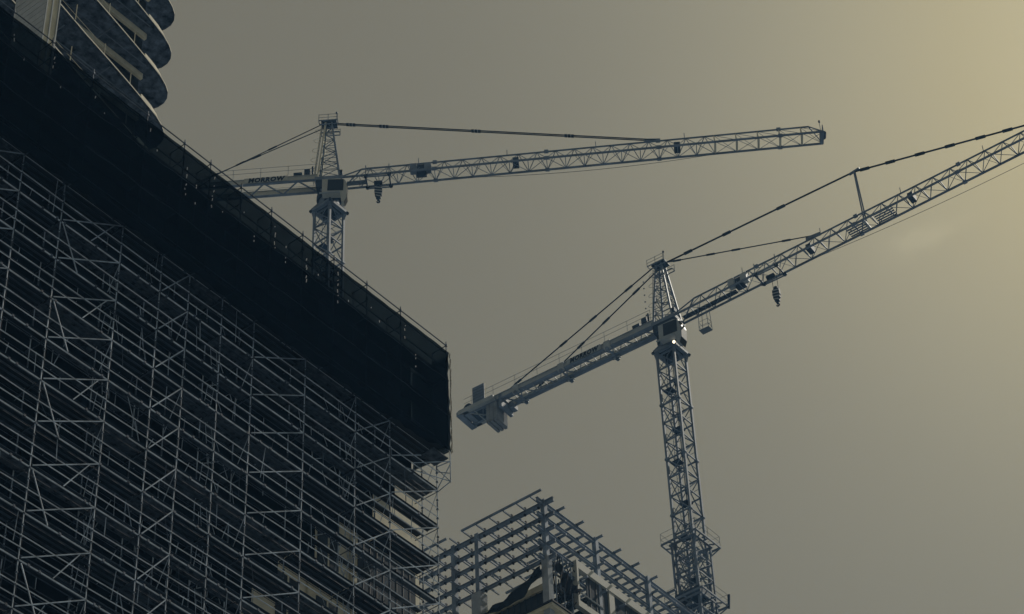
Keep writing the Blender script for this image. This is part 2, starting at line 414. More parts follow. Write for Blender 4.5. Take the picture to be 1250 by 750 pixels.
# debris netting: front sheet with soft folds, side return
net = thing('debris_netting', 'black debris netting wrapped round the top lifts of the scaffold', 'netting', (0, 0, GZ))
m = MB(); nx, nz_ = 190, 14; vs = []
for j in range(nz_+1):
    t = j/nz_
    for i in range(nx+1):
        x = 30+34.05*i/nx
        e = max(0, (x-63.4)/.65)
        top = NT-0.015*abs(math.sin(x*1.45)) + .012*math.sin(x*5.1)
        bot = NB+.05*math.sin(x*2.1)+.04*math.sin(x*7.7) + .5*max(0, (x-60)/4)
        z = bot+(top-bot)*t
        y = YO-.11-(.05*math.sin(x*1.7+t*3)+.03*math.sin(x*4.3-t*9))*(1-t**3)
        xx = x + (e > 0)*e*(.05*math.sin(z*6.3)+.03*math.sin(z*15)-.02)
        vs.append((xx, y, z))
fs = [(j*(nx+1)+i, j*(nx+1)+i+1, (j+1)*(nx+1)+i+1, (j+1)*(nx+1)+i) for j in range(nz_) for i in range(nx)]
m.add(vs, fs, 'net'); m.build('net_sheet', net, loc=(0, 0, -GZ))
m = MB(); vs = []
for j in range(29):
    z = 66.2+(71.8-66.2)*j/28
    for i in range(9):
        vs.append((64.04+.04*math.sin(z*3+i), YO-.02+i*.26, z))
m.add(vs, [(j*9+i, j*9+i+1, (j+1)*9+i+1, (j+1)*9+i) for j in range(28) for i in range(8)], 'net')
m.build('side_sheet', net, loc=(0, 0, -GZ))
mat('net_seam', (0.012, 0.018, 0.026), 0.95, 0, 0.6, 2.0, spec=0)
for zz in (67.9, 69.95):
    m = MB(); pr = None
    for i in range(120):
        x = 30.2+33.6*i/119; p_ = Vector((x, YO-.27, zz+.04*math.sin(x*1.9)+.02*math.sin(x*5.7)))
        if pr: m.bar(pr, p_, .012, .045, 'net_seam', up=(0, 0, 1))
        pr = p_
    m.build('net_seam', net, loc=(0, 0, -GZ))
m = MB(); z = 66.1
while z < 71.7:                        # pale frayed edge where the sheets are laced at the corner
    l = random.uniform(.12, .38); dx = random.uniform(-.02, .07)
    m.bar((64.04+dx*.6, YO-.14, z), (64.04+random.uniform(-.01, .09), YO-.14, z+l), 0.055, 0.03, 'net_fringe'); z += l*random.uniform(.8, 1.3)
m.build('laced_edge', net, loc=(0, 0, -GZ))
for n_, x in enumerate(PX[:-1]):
    m = MB()
    for q in range(random.randint(1, 6)):
        z = 71.3-q*.31-random.uniform(0, .22)-(.5 if n_ % 2 else 0); dx = random.uniform(-.03, .03)
        m.bar((x+dx, YO-.25, z), (x+dx+random.uniform(-.03, .03), YO-.25, z+random.uniform(.04, .2)), random.uniform(.02, .04), .02, 'white_tie')
    xq = x+random.uniform(.4, .8)
    for q in range(random.randint(1, 3)):
        z = 69.6-q*.3+random.uniform(-.3, .9); m.box(xq-.014, xq+.014, YO-.27, YO-.25, z, z+random.uniform(.05, .11), 'white_tie')
    m.build('lacing_ties', net, loc=(0, 0, -GZ))

# ================================================================== balcony tower
tw = thing('balcony_tower', 'apartment tower with round-ended balcony slabs rising behind the netted scaffold', 'building', (0, 0, GZ))
edge = [(34, 62.9), (42, 64.6), (51, 66.3), (53.3, 66.8), (55.1, 67.15), (56.8, 67.5), (57.8, 67.72), (58.7, 67.93), (59.6, 68.15), (60.3, 68.42),
        (60.75, 68.7), (61.05, 69.05), (61.2, 69.45), (61.2, 69.9), (61.0, 70.5), (60.5, 71.2), (59.8, 72), (58.5, 74), (57, 78), (55, 84)]
edge = edge + [(34, 84)]
WALLX = 59.0; WALLY = 69.3
m = MB(); m.box(34.5, WALLX, WALLY, 83.5, GZ, 113.5, 'dark_glass'); m.build('core_wall', tw, loc=(0, 0, -GZ))
def inset(pts, dd):
    cxm, cym = 50, 75; r = []
    for x, y in pts:
        v = Vector((x-cxm, y-cym)); l = v.length; v = v*((l-dd)/l); r.append((cxm+v.x, cym+v.y))
    return r
for k in range(-26, 6):
    z = 98+(k-1)*3.2
    if z < 70 and k % 3: continue
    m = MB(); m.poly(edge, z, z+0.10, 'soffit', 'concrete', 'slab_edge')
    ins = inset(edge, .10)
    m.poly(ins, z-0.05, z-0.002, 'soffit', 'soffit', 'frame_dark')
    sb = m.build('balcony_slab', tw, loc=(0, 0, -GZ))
    if z > 88:
        # head beam over the inner glazing
        m = MB(); m.box(40, 58.9, 68.72, 68.9, z-0.45, z-0.06, 'cream_trim'); m.box(40, 58.85, 68.98, WALLY-.003, z-2.9, z-.46, 'dark_glass')
        m.build('head_beam', sb)
        m = MB()
        for x in (43.5, 46.6, 49.4, 52.2, 55.0, 57.3):
            f = (x-51)/(53.3-51); yy = 66.3+f*.21+.02 if x < 53.3 else 66.8+(x-53.3)*.2+.12
            m.tube((x, yy+.1, z+.13), (x, yy+.1, z+1.25), 0.03, 'cream_trim', 5)
        m.tube((44, 65.25, z+1.0), (55.2, 67.45, z+1.0), .018, 'cream_trim', 4)
        m.build('guard_posts', sb)
        # upstand around the round end
        pts = inset(edge, .38)[7:12]; m = MB()
        for i in range(len(pts)-1):
            (xa, ya), (xb, yb) = pts[i], pts[i+1]
            m.bar((xa, ya, z+.13+.32), (xb, yb, z+.13+.32), 0.1, 0.64, 'cream_trim')
        m.build('upstand', sb)
        m = MB()
        for x, yy in ((52, 68.0), (55.5, 68.3)): m.box(x-.03, x+.03, yy-.9, yy+.5, z-.09, z-.053, 'crane_steel')
        m.box(46, 58.6, 68.15, 68.2, z-.09, z-.053, 'crane_steel')
        m.build('soffit_joint', sb)

# ================================================================== steel-framed building
fb = thing('steel_frame_building', 'half-built block with a skeletal steel frame roof and cream clad windows', 'building', (0, 0, GZ))
def frel(mb, name, parent=fb): return mb.build(name, parent, loc=(0, 0, -GZ) if parent is fb else None)
CX, CY = 95.61, 70.57
LV = [90.95, 89.9, 88.87, 87.82, 86.77]
def ibeam(m, a, b, w, h, mt):
    a, b = Vector(a), Vector(b); u = Vector((0, 0, 1))
    m.bar(a, b, w*.3, h*.86, mt); m.bar(a+u*h*.46, b+u*h*.46, w, h*.1, mt); m.bar(a-u*h*.46, b-u*h*.46, w, h*.1, mt)
ycols = [CY, 75.8, 77.7, 81.0]; xcols = [CX, 100.8, 106.3, 111.8]
for i, y in enumerate(ycols):
    m = MB(); m.bar((CX, y, 85.2), (CX, y, LV[0]+.25), .30, .30, 'frame_steel'); frel(m, 'column')
for x in xcols[1:]:
    m = MB(); m.bar((x, CY, 82), (x, CY, LV[0]+.25), .30, .30, 'frame_steel'); frel(m, 'column')
for z in LV:
    top = z == LV[0]
    m = MB(); ibeam(m, (CX-.0, CY-.75, z), (CX-.0, 84, z), .18, .30 if top else .21, 'frame_steel'); frel(m, 'edge_beam')
    m = MB(); ibeam(m, (CX-.7, CY, z-.03), (114, CY, z-.03), .18, .30 if top else .21, 'frame_steel'); frel(m, 'edge_beam')
    m = MB(); y = CY+.35; q = 0
    while y < 83:
        m.bar((CX-.85 if top or q % 1 == 0 else CX-.4, y, z+.22), (CX+1.2, y, z+.22), .08, .10, 'frame_steel')
        m.box(CX-.07, CX+.07, y-.05, y+.05, z+.12, z+.40, 'frame_dark')
        m.box(CX-.14, CX+.02, y-.05, y+.05, z-.26, z-.13, 'frame_dark')
        y += 1.07; q += 1
    frel(m, 'outrigger_row')
    m = MB(); x = 96.95
    if z in (LV[3],): continue
    while x < 113:
        m.bar((x, CY-.62, z+.2), (x, CY+4.2, z+.2), .13, .12, 'frame_steel')
        m.box(x-.1, x+.1, CY-.1, CY+.1, z+.1, z+.24, 'frame_dark')
        x += 1.93
    frel(m, 'joist_row')
m = MB(); m.bar((CX-.85, CY-.5, LV[0]+.33), (CX-.85, 76.4, LV[0]+.33), .12, .12, 'frame_steel'); frel(m, 'top_purlin')
m = MB(); m.bar((CX-.85, 77.6, LV[0]+.33), (CX-.85, 83, LV[0]+.33), .12, .12, 'frame_steel'); frel(m, 'top_purlin')
# inner beams and lower roof joists seen from below
m = MB()
for x, zz in ((98.6, 86.9), (100.4, 86.6), (101.9, 86.9), (103.4, 86.6)):
    ibeam(m, (x, CY+.4, zz), (x, 84, zz), .3, .3, 'frame_steel')
frel(m, 'inner_beam')
m = MB(); y = CY+1
while y < 84:
    m.bar((97, y, 86.2), (114, y, 86.2), .38, .12, 'concrete'); y += .92
frel(m, 'lower_joist_row')
m = MB(); x = 98.5
while x < 114:
    m.bar((x, CY+.3, 85.9), (x, CY+6, 85.9), .5, .2, 'frame_dark'); x += 1.0
frel(m, 'deck_joist_row')
# corner pillar, walls
m = MB(); m.bar((CX, CY, 80), (CX, CY, 86.9), .46, .46, 'concrete'); frel(m, 'corner_pillar')
m = MB(); m.bar((CX, 75.8, 82), (CX, 75.8, 86.6), .7, .7, 'concrete'); m.bar((CX-.1, 78.2, 82), (CX-.1, 78.2, 86.0), 1.0, .9, 'concrete'); frel(m, 'pillar')
m = MB(); m.box(CX+.1, 114, CY+.4, 84, GZ, 83.0, 'stucco'); frel(m, 'main_wall')
m = MB(); m.box(CX+.35, CX+.6, CY+.1, 84, 80, 84.9, 'corrugated'); y = CY+.15
while y < 83.8: m.box(CX+.29, CX+.347, y, y+.09, 80, 84.9, 'window_panel'); y += .45
frel(m, 'corrugated_wall')
m = MB(); m.box(CX+.2, CX+.62, CY+.1, 84, 84.903, 85.35, 'cream_trim'); frel(m, 'wall_capping')
# lower cornice
m = MB(); m.box(CX-.35, 114, CY-.5, 84, 83.0, 83.25, 'cream_trim'); m.box(CX-.45, 114, CY-.6, 84, 83.253, 83.36, 'frame_dark'); frel(m, 'cornice')
# cream framed window band on the right face
YF = CY-.12
def band(x0, x1, z0, z1, y0=YF-.14, y1=YF+.2, mt='sign_white'):
    m = MB(); m.box(x0, x1, y0, y1, z0, z1, mt); return m
wb = frel(band(98.3, 114, 87.55, 88.1), 'window_fascia')
band(98.3, 114, 84.7, 85.15).build('window_sill', wb)
for x in (98.3, 101.6, 105.0, 108.4): 
    if x > 98.4: band(x, x+.55, 85.153, 87.547, YF-.10).build('window_mullion', wb)
band(98.3, 98.48, 85.153, 87.547).build('window_mullion', wb)
for i, x in enumerate((98.5, 102.2, 105.6, 109.0)):
    x1 = (101.58, 104.98, 108.38, 113.9)[i]
    m = MB(); m.box(x+(.9 if i == 0 else 0), x1, YF, YF+.06, 85.2, 87.5, 'window_panel'); xx = x+1.2
    while xx < x1-.1: m.box(xx, xx+.06, YF-.03, YF-.003, 85.2, 87.5, 'window_line'); xx += .62
    m.build('window_pane', wb)
# scaffold lattice in the recess at the corner
m = MB(); random.seed(3)
for i in range(46):
    x = random.uniform(96.1, 98.6); z = random.uniform(83.4, 87.4); y = CY+random.uniform(-.1, .3)
    m.tube((x, y, z), (x+random.uniform(-.7, .7), y+random.uniform(-.3, .3), z+random.uniform(-.9, .9)), .04, 'frame_dark', 5)
for x in (96.3, 97.1, 97.9): m.tube((x, CY-.1, 83.4), (x, CY-.1, 87.6), .045, 'frame_steel', 5)
m.tube((96, CY-.15, 85.9), (101, CY-.15, 85.9), .05, 'crane_light', 5)
frel(m, 'recess_bracing')
# draped tarps
def tarp(name, label, a, b, drop, sag, off):
    m = MB(); a, b = Vector(a), Vector(b); n, q = 36, 10; vs = []
    for j in range(q+1):
        for i in range(n+1):
            t = i/n; s = j/q; p = a.lerp(b, t)
            z = p.z-sag*4*t*(1-t)-drop(t)*s+.06*math.sin(i*1.3+j)
            vs.append((p.x+off[0]*(.25+.18*math.sin(i*.9+j*.5)), p.y+off[1]*(.25+.18*math.sin(i*.9+j*.5)), z))
    m.add(vs, [(j*(n+1)+i, j*(n+1)+i+1, (j+1)*(n+1)+i+1, (j+1)*(n+1)+i) for j in range(q) for i in range(n)], 'tarp')
    o = m.build(name); o['label'] = label; o['category'] = 'tarp'; return o
tarp('tarp', 'long black tarp sagging between the left pillars of the steel frame', (CX-.35, CY+.1, 86.1), (CX-.35, 79.0, 85.0), lambda t: .55+.35*math.sin(t*9)+.3*t, .8, (-.5, 0))
tarp('tarp', 'crumpled black tarp bunched at the corner pillar beside the cream windows', (CX+.5, CY-.2, 87.2), (98.5, CY-.2, 85.9), lambda t: 1.0+.6*math.sin(t*5), .3, (0, -.5))

# ================================================================== tower cranes
def text_mesh(txt, size, xs, parent, loc, mat_='letter_ink', bold=.05, shear=.18):
    cu = bpy.data.curves.new('letters', 'FONT'); cu.body = txt; cu.size = size; cu.offset = bold*size; cu.extrude = .01; cu.shear = shear
    cu.resolution_u = 2; cu.space_character = 1.12; cu.align_x = 'CENTER'
    t = bpy.data.objects.new('tmp', cu); C.objects.link(t)
    dg = bpy.context.evaluated_depsgraph_get(); me = bpy.data.meshes.new_from_object(t.evaluated_get(dg))
    bpy.data.objects.remove(t); bpy.data.curves.remove(cu)
    w_ = max(v.co.x for v in me.vertices)-min(v.co.x for v in me.vertices)
    for v in me.vertices:
        v.co = (v.co.x*xs/w_, -v.co.z, v.co.y)
    me.materials.clear(); me.materials.append(MATS[mat_])
    o = bpy.data.objects.new('lettering', me); C.objects.link(o); o.parent = parent; o.location = loc; return o

def crane(cfg):
    v = BM @ Vector((cfg['px'][0]-625, cfg['px'][1]-375, F)); v = v.normalized()*230.0
    rz = -(R(cfg['az'])-AZ); H = v.z-GZ
    root = thing('tower_crane', cfg['label'], 'crane', (v.x, v.y, GZ), rz, 'tower cranes')
    S = cfg.get('steel', 'crane_steel'); mrz = -rz
    Z = lambda p: (p[0], p[1], p[2]+H)
    # ---- mast, aligned with the street grid
    a = .95; m = MB(); ztop = H-3.7
    chords = [(-a, -a), (a, -a), (a, a), (-a, a)]
    for x, y in chords: m.bar((x, y, 0), (x, y, ztop), .21, .21, S)
    z = ztop; q = 0; P = 2.1
    while z > 1:
        zl = max(z-P, 0)
        vis = z > H-62
        for i in range(4):
            (x1, y1), (x2, y2) = chords[i], chords[(i+1) % 4]
            m.bar((x1, y1, z), (x2, y2, z), .12, .12, S)
            if i == 3:                                   # face towards the camera on the left
                m.tube((x1, y1, z), (x2, y2, zl), .055, S, 4); m.tube((x2, y2, z), (x1, y1, zl), .055, S, 4)
            elif q % 2 == i % 2:
                m.tube((x1, y1, z), (x2, y2, zl), .06, S, 4)
            else: m.tube((x2, y2, z), (x1, y1, zl), .06, S, 4)
            if vis and i != 3:
                mx_, my_ = (x1+x2)/2, (y1+y2)/2
                m.tube((mx_, my_, (z+zl)/2), (x1 if q % 2 else x2, y1 if q % 2 else y2, (z+zl)/2), .035, S, 4)
        if q % 3 == 0:
            for x, y in chords: m.box(x-.17, x+.17, y-.17, y+.17, z-.12, z+.12, S)
        z -= P; q += 1
    ms = m.build('mast', root, rz=mrz)
    m = MB(); z = H-4; q = 0                                  # ladder, rest platforms and cable inside the mast
    m.tube((.3, .1, 2), (.3, .1, H-3), .05, 'crane_dark', 5)
    for s in (-.2, .2): m.tube((s-.2, .45, H-60), (s-.2, .45, H-3), .03, S, 4)
    while z > H-60:
        m.box(-.8 if q % 2 else -.1, .1 if q % 2 else .8, -.2, .75, z-.06, z, 'crane_dark')
        m.box(.1, .5, -.3, .1, z+.9, z+1.5, 'crane_dark')
        for t in range(10): m.tube((-.4, .45, z-t*.42), (0, .45, z-t*.42), .018, S, 4)
        z -= 4.2; q += 1
    m.build('mast_ladder', ms)
    # ---- top platform (flared collar), slewing ring
    m = MB(); e = 1.12
    for i in range(4):
        c = [(-e, -e), (e, -e), (e, e), (-e, e)]; (x1, y1), (x2, y2) = c[i], c[(i+1) % 4]
        m.bar((x1, y1, ztop+.15), (x2, y2, ztop+.15), .22, .3, S)
        m.bar((x1, y1, ztop+.1), (chords[i][0], chords[i][1], ztop-.9), .14, .2, S)
        m.bar((x1*.95, y1*.95, ztop+.3), (x1*.35, y1*.35, ztop+1.5), .2, .24, S)
        m.bar((x1*.62, y1*.62, ztop-.1), (x2*.62, y2*.62, ztop-.1), .1, .2, S)
        m.bar((x1*1.13, y1*1.13, ztop-.05), (x1*.85, y1*.85, ztop+.3), .22, .22, 'crane_dark')
        m.bar(((x1+x2)/2*.95, (y1+y2)/2*.95, ztop+.3), ((x1+x2)/2*.4, (y1+y2)/2*.4, ztop+1.5), .16, .2, S)
    m.box(-1.2, 1.2, -1.2, 1.2, ztop+.28, ztop+.36, 'crane_dark')
    m.build('collar_platform', root, rz=mrz)
    m = MB(); m.tube((0, 0, ztop+.8), (0, 0, ztop+1.45), .95, S, 20); m.tube((0, 0, ztop+1.45), (0, 0, ztop+1.9), 1.2, 'crane_dark', 24)
    m.build('slewing_ring', root)
    m = MB(); m.box(-1.15, 1.15, -.95, .95, H-1.2, H-.25, 'crane_dark'); m.box(-1.3, 1.3, -1.0, 1.0, H-.247, H+.15, S)
    for s in (-1, 1):
        m.bar((-1.0, s*.8, H-.3), (-.4, s*.5, H-2.0), .18, .2, S); m.bar((1.0, s*.8, H-.3), (.4, s*.5, H-2.0), .18, .2, S)
        m.tube((.2, s*.98, H-.9), (.7, s*1.02, H-2.3), .06, 'crane_light', 5)
    m.build('slewing_platform', root)
    # ---- cab, glazed on the side and rounded at the front
    m = MB(); hx0, hx1 = -.75+cfg['cab'], .85+cfg['cab']
    prof = [(hx0, -1.28), (hx1+.1, -1.36), (hx1+.22, -2.5), (hx1+.45, -2.55), (hx1+.68, -1.9), (hx1+.74, -.6), (hx1+.5, .3), (hx1, .52), (hx0, .52)]
    prof = [(x, z+H) for x, z in prof]
    m.prism(prof, -2.2, -1.5, cfg['cabmat']); m.box(hx0+.1, hx1+.2, -1.497, -1.0, H-1.1, H+.4, 'crane_dark')
    for i_ in range(len(m.v)): m.v[i_] = (m.v[i_][0], m.v[i_][1], m.v[i_][2]-cfg['cz'])
    cab = m.build('cab', root); Hk = H; H = H-cfg['cz']
    m = MB(); m.prism([(hx0+.5, H-1.0), (hx1+.38, H-1.12), (hx1+.42, H+.3), (hx0+.55, H+.42)], -2.24, -2.203, 'dark_glass'); m.build('side_window', cab)
    m = MB(); fp = [(hx1+.45, -2.5), (hx1+.68, -1.9), (hx1+.74, -.6), (hx1+.5, .3)]
    m.prism([(x+.015, z+H) for x, z in fp]+[(x+.05, z+H) for x, z in fp[::-1]], -2.1, -1.45 if cfg.get('dots') is None else -1.15, 'dark_glass'); m.build('front_window', cab)
    m = MB(); m.box(hx0-.2, hx1+.1, -2.5, -2.32, H-1.5, H-1.42, 'crane_light')
    m.build('cab_walkway', cab)
    H = Hk
    m = MB(); m.tube((.3, -.6, H+.25), (.3, -.1, H+.25), .28, 'crane_dark', 10); m.box(.9, 1.3, -.9, -.4, H+.5, H+.95, 'crane_dark'); m.build('sheave_block', root)
    # ---- tower head
    hb, hz = 1.02, cfg['head']; ax = cfg['lean']
    base = [(-hb, -hb*.9), (hb, -hb*.9), (hb, hb*.9), (-hb, hb*.9)]; tp = [(ax-.32, -.35), (ax+.25, -.35), (ax+.25, .35), (ax-.32, .35)]
    m = MB()
    for i in range(4):
        m.bar((*base[i], H+.15), (*tp[i], H+hz), .17, .17, cfg['headmat'] if i in (0, 3) else S)
    nb = 9
    for k in range(nb):
        t0, t1 = k/nb, (k+1)/nb
        for i in range(4):
            j = (i+1) % 4
            A = lambda c, t: (base[c][0]+(tp[c][0]-base[c][0])*t, base[c][1]+(tp[c][1]-base[c][1])*t, H+.15+(hz-.15)*t)
            m.tube(A(i, t0), A(j, t0), .04, S, 4)
            m.tube(A(i if k % 2 else j, t0), A(j if k % 2 else i, t1), .045, S, 4)
    hd = m.build('tower_head', root)
    m = MB()
    m.box(ax-.75, ax+.75, -.5, .5, H+hz-.1, H+hz+.1, 'crane_dark'); m.tube((ax-.3, -.3, H+hz+.1), (ax-.3, .3, H+hz+.1), .34, 'crane_dark', 12)
    m.tube((ax+.35, -.3, H+hz+.05), (ax+.35, .3, H+hz+.05), .3, 'crane_dark', 12)
    for x0, x1, y0, y1 in ((ax-.9, ax+.9, -1.05, -.55), (ax-.9, ax+.9, .55, 1.05)):
        m.bar((x0, y0, H+hz-.45), (x1, y0, H+hz-.45), .08, .08, S); m.bar((x0, y1, H+hz-.45), (x1, y1, H+hz-.45), .08, .08, S)
        yo = y0 if y0 < -1 else y1
        for zz in (.4, .8): m.tube((x0, yo, H+hz-.45+zz), (x1, yo, H+hz-.45+zz), .028, 'thin_rail', 4)
        for x in (x0, (x0+x1)/2, x1): m.tube((x, yo, H+hz-.45), (x, yo, H+hz+.4), .028, 'thin_rail', 4)
        for x in (x0, x1): m.tube((x, y0, H+hz-.45), (x, y1, H+hz-.45), .04, S, 4)
    m.tube((ax+.75, -.6, H+hz-.45), (ax+.75, -.6, H+hz+.9), .03, S, 4); m.tube((ax+.75, -.6, H+hz+.86), (ax+.75, -.6, H+hz+1.0), .1, 'crane_dark', 6)
    m.build('head_platform', hd)
    m = MB(); lx = -1.55
    for s in (-.22, .22): m.tube((lx, s, H+.3), (ax-.75, s, H+hz-.3), .04, cfg['headmat'], 4)
    nr = 18
    for k in range(nr):
        t = k/(nr-1); x = lx+(ax-.75-lx)*t; z = H+.4+(hz-.8)*t
        m.tube((x, -.22, z), (x, .22, z), .022, S, 4)
        if k % 3 == 1:
            for q in range(5):
                a0, a1 = R(90+q*36), R(126+q*36)
                m.tube((x+.6*math.cos(a0)*1.0, .3*math.sin(a0), z), (x+.6*math.cos(a1), .3*math.sin(a1), z), .02, cfg['headmat'], 4)
    m.build('ladder', hd)
    if cfg.get('dots'):
        m = MB()  # white discs stand in for light glinting on the ladder hoops
        for k in range(7): m.tube((-2.05, -.4, H+1.1+k*.86), (-1.95, -.4, H+1.18+k*.86), .075, 'white_tie', 8)
        m.build('hoop_glint_row', hd)
    # ---- jib
    te = math.tan(R(cfg['el'])); L = cfg['L']; w_, h_ = .78, 1.62
    J = lambda x, y, z: (x, y, H+z+x*te)
    m = MB(); x0 = 1.15; xa = 3.0
    for s in (-1, 1): m.bar(J(x0, s*w_, 0), J(L, s*w_, 0), .15, .16, S)
    m.tube(J(xa, 0, h_), J(L-1.2, 0, h_), .085, S, 6)
    for s in (-1, 1): m.tube(J(x0, s*w_, .1), J(xa, 0, h_), .07, S, 5); m.tube(J(L, s*w_, 0), J(L-1.2, 0, h_), .06, S, 5)
    x = x0; q = 0; p = 1.76
    while x < L-.5:
        far = x > cfg.get('open', 1e9); pp = 2.04 if far else p
        xn = min(x+pp, L)
        m.bar(J(x, -w_, 0), J(x, w_, 0), .10 if far else .07, .10, cfg['post'] if far else S)
        if far:
            m.bar(J(x, -w_, 0), J(x, w_, .02), .2, .05, cfg['post'])
            m.tube(J(x, -w_, 0), J(xn, w_, 0), .028, S, 4); m.tube(J(xn, -w_, 0), J(x, w_, 0), .028, S, 4)
            xc = x
            for s in (-1, 1): m.bar(J(x, s*w_, 0), J(min(x, L-1.2), 0, h_), .07, .07, cfg['post']); m.tube(J(xn, s*w_, 0), J(min(x, L-1.3), 0, h_), .03, S, 4)
        else:
            if q % 2: m.tube(J(x, -w_, 0), J(xn, w_, 0), .034, S, 4)
            else: m.tube(J(x, w_, 0), J(xn, -w_, 0), .034, S, 4)
            xm = (x+xn)/2
            for s in (-1, 1):
                if xm > xa-.3 and xm < L-1.2:
                    m.tube(J(x, s*w_, 0), J(xm, 0, h_), .042, S, 4); m.tube(J(xn, s*w_, 0), J(xm, 0, h_), .042, S, 4)
            m.tube(J(xm, -w_, 0), J(x if q % 2 else xn, w_, 0), .026, S, 4)
        if q % 6 == 5:
            for s in (-1, 1): m.box(x-.2, x+.2, s*w_-.13, s*w_+.13, H+x*te-.13, H+x*te+.13, S)
            m.box(x-.2, x+.2, -.13, .13, H+x*te+h_-.1, H+x*te+h_+.16, S)
        x = xn; q += 1
    jb = m.build('jib', root)
    m = MB()
    m.bar(J(1.6, .25, .12), J(cfg['wk'], .25, .12), .55, .05, 'crane_dark' if cfg.get('dots') else 'thin_rail')
    for x in (8.4, 16.8, 25.2, 33.6):
        if x < L: m.tube(J(x, 0, h_), J(x, 0, h_+.75), .035, S, 4)
    m.build('walkway', jb)
    for bx_ in cfg['boxes']:
        x, sz = bx_
        m = MB()
        for dx in ((-1.0, -.35), (.35, 1.0)):
            if sz > 1: m.box(x+dx[0], x+dx[1], -w_, -.1, H+x*te+.1, H+x*te+.95, 'crane_light' if cfg.get('dots') else S)
        m.box(x-.32*sz, x+.32*sz, -.5, .35, H+x*te+.1, H+x*te+.5+.3*sz, 'crane_dark')
        m.build('winch_box' if sz > 1 else 'motor_box', jb)
    # jib end gear
    m = MB(); m.tube(J(L, -.3, .3), J(L, .3, .3), .32, 'crane_dark', 10); m.box(L-.3, L+.05, -w_, w_, H+L*te-.1, H+L*te+.12, S)
    m.tube(J(L-.2, -.5, .1), J(L-.2, -.5, 1.6), .03, S, 4); m.tube(J(L-.2, -.5, 1.55), J(L-.2, -.5, 1.75), .1, 'crane_dark', 6)
    m.tube(J(L, -w_, .0), J(L, -w_, .9), .04, S, 4); m.tube(J(L, w_, .0), J(L, w_, .9), .04, S, 4); m.tube(J(L, -w_, .9), J(L, w_, .9), .04, S, 4)
    m.build('jib_end_sheave', jb)
    # ---- counter jib
    K = cfg['K']; m = MB()
    for s in (-1, 1):
        y = s*.82; hgt = .62
        m.bar((-1.1, y, H+.22), (-K, y, H+.22), .07, hgt, cfg['girder']); m.bar((-1.1, y, H+.54), (-K, y, H+.54), .26, .05, cfg['girder']); m.bar((-1.1, y, H-.10), (-K, y, H-.10), .30, .05, S)
    x = 1.3; q = 0
    st = 1.6 if not cfg.get('dots') else 1.15
    while x < K-1:
        y0, y1 = (-.8, .8) if q % 2 else (.8, -.8)
        m.bar((-x, y0, H-.05), (-x-st, y1, H-.05), .12 if not cfg.get('dots') else .08, .1, S)
        if cfg.get('dots'): m.bar((-x, -.8, H), (-x, .8, H), .07, .1, 'crane_light'); m.bar((-x, -.35, H+.1), (-x-st, -.35, H+.1), .35, .04, S)
        x += st; q += 1
    if cfg.get('dots'):
        m.bar((-1.3, .62, H-.06), (-K+5, .62, H-.06), .5, .05, S)
    cj = m.build('counter_jib', root)
    if cfg.get('dots'):
        for x in (6.3, 11.6, 16.9):
            m = MB()
            for s in (-1, 1): m.bar((-x-.35, s*.84, H+.2), (-x+.35, s*.84, H+.2), .3, .9, 'crane_light'); m.tube((-x, s*.86, H-.3), (-x, s*1.05, H-.3), .2, S, 10)
            m.bar((-x, -1, H-.22), (-x, 1, H-.22), .2, .12, S); m.bar((-x+.7, -1, H-.1), (-x-.5, 1, H-.1), .12, .12, S)
            m.build('joint_plate', cj)
    m = MB(); x = 1.2
    while x < K: m.tube((-x, -1.12, H+.5), (-x, -1.12, H+1.75), .022, 'thin_rail', 4); x += 2.6
    for zz in (1.15, 1.72): m.tube((-1.2, -1.12, H+zz), (-K, -1.12, H+zz), .024, 'thin_rail', 4)
    for zz in (1.15, 1.72): m.tube((-1.2, 1.12, H+zz), (-K, 1.12, H+zz), .02, 'thin_rail', 4)
    m.build('guard_rail', cj)
    m = MB(); m.box(-2.3, -1.75, -1.0, -.4, H+.57, H+1.25, 'crane_dark'); m.box(-3.3, -2.5, -1.05, -.3, H+.57, H+.85, 'crane_dark'); m.tube((-1.5, -1.0, H+.6), (-1.5, -1.0, H+1.5), .09, 'crane_dark', 6)
    m.build('electric_cabinet', cj)
    sx, sl_ = cfg['sign']
    m = MB(); m.box(sx-sl_/2-.3, sx+sl_/2+.3, -1.0, -.97, H-.02, H+.62, cfg['signmat']); sg = m.build('name_board', cj)
    text_mesh(cfg['text'], .76, sl_, sg, (sx, -1.015, H+.03))
    if cfg.get('far_gear'):
        m = MB()
        m.box(-K-.1, -K+.5, -1.3, 1.3, H-.1, H+.35, S)
        for s in (-1, 1): m.bar((-K-.6, s*1.15, H+.15), (-19.3, s*1.15, H+.15), .4, .5, 'crane_light')
        m.bar((-K-.5, -1.3, H+.05), (-K-.5, 1.3, H+.05), .6, .5, S)
        m.box(-K+.5, -20.6, -.9, .95, H-.05, H+.5, 'crane_dark')
        m.bar((-K+.5, -.9, H-.12), (-20.7, .9, H-.12), .09, .1, 'crane_light'); m.bar((-21.8, -.95, H-.12), (-21.8, .95, H-.12), .09, .1, 'crane_light')
        m.build('ballast_frame', cj)
        for k in range(3):
            m = MB(); xx = -20.45+k*.43; m.box(xx, xx+.40, -.9, .9, H-2.3, H+.3, 'ballast'); m.box(xx+.05, xx+.35, -.95, .95, H-2.42, H-2.303, 'ballast'); m.build('ballast_block', cj)
        m = MB(); m.box(-18.95, -18.6, -.9, 1.1, H-1.1, H+.5, S); m.box(-18.58, -18.1, .3, 1.2, H-.6, H-.1, S); m.build('ballast_guide', cj)
        m = MB(); m.box(-21.8, -20.4, -1.2, -1.08, H+.55, H+2.55, S)
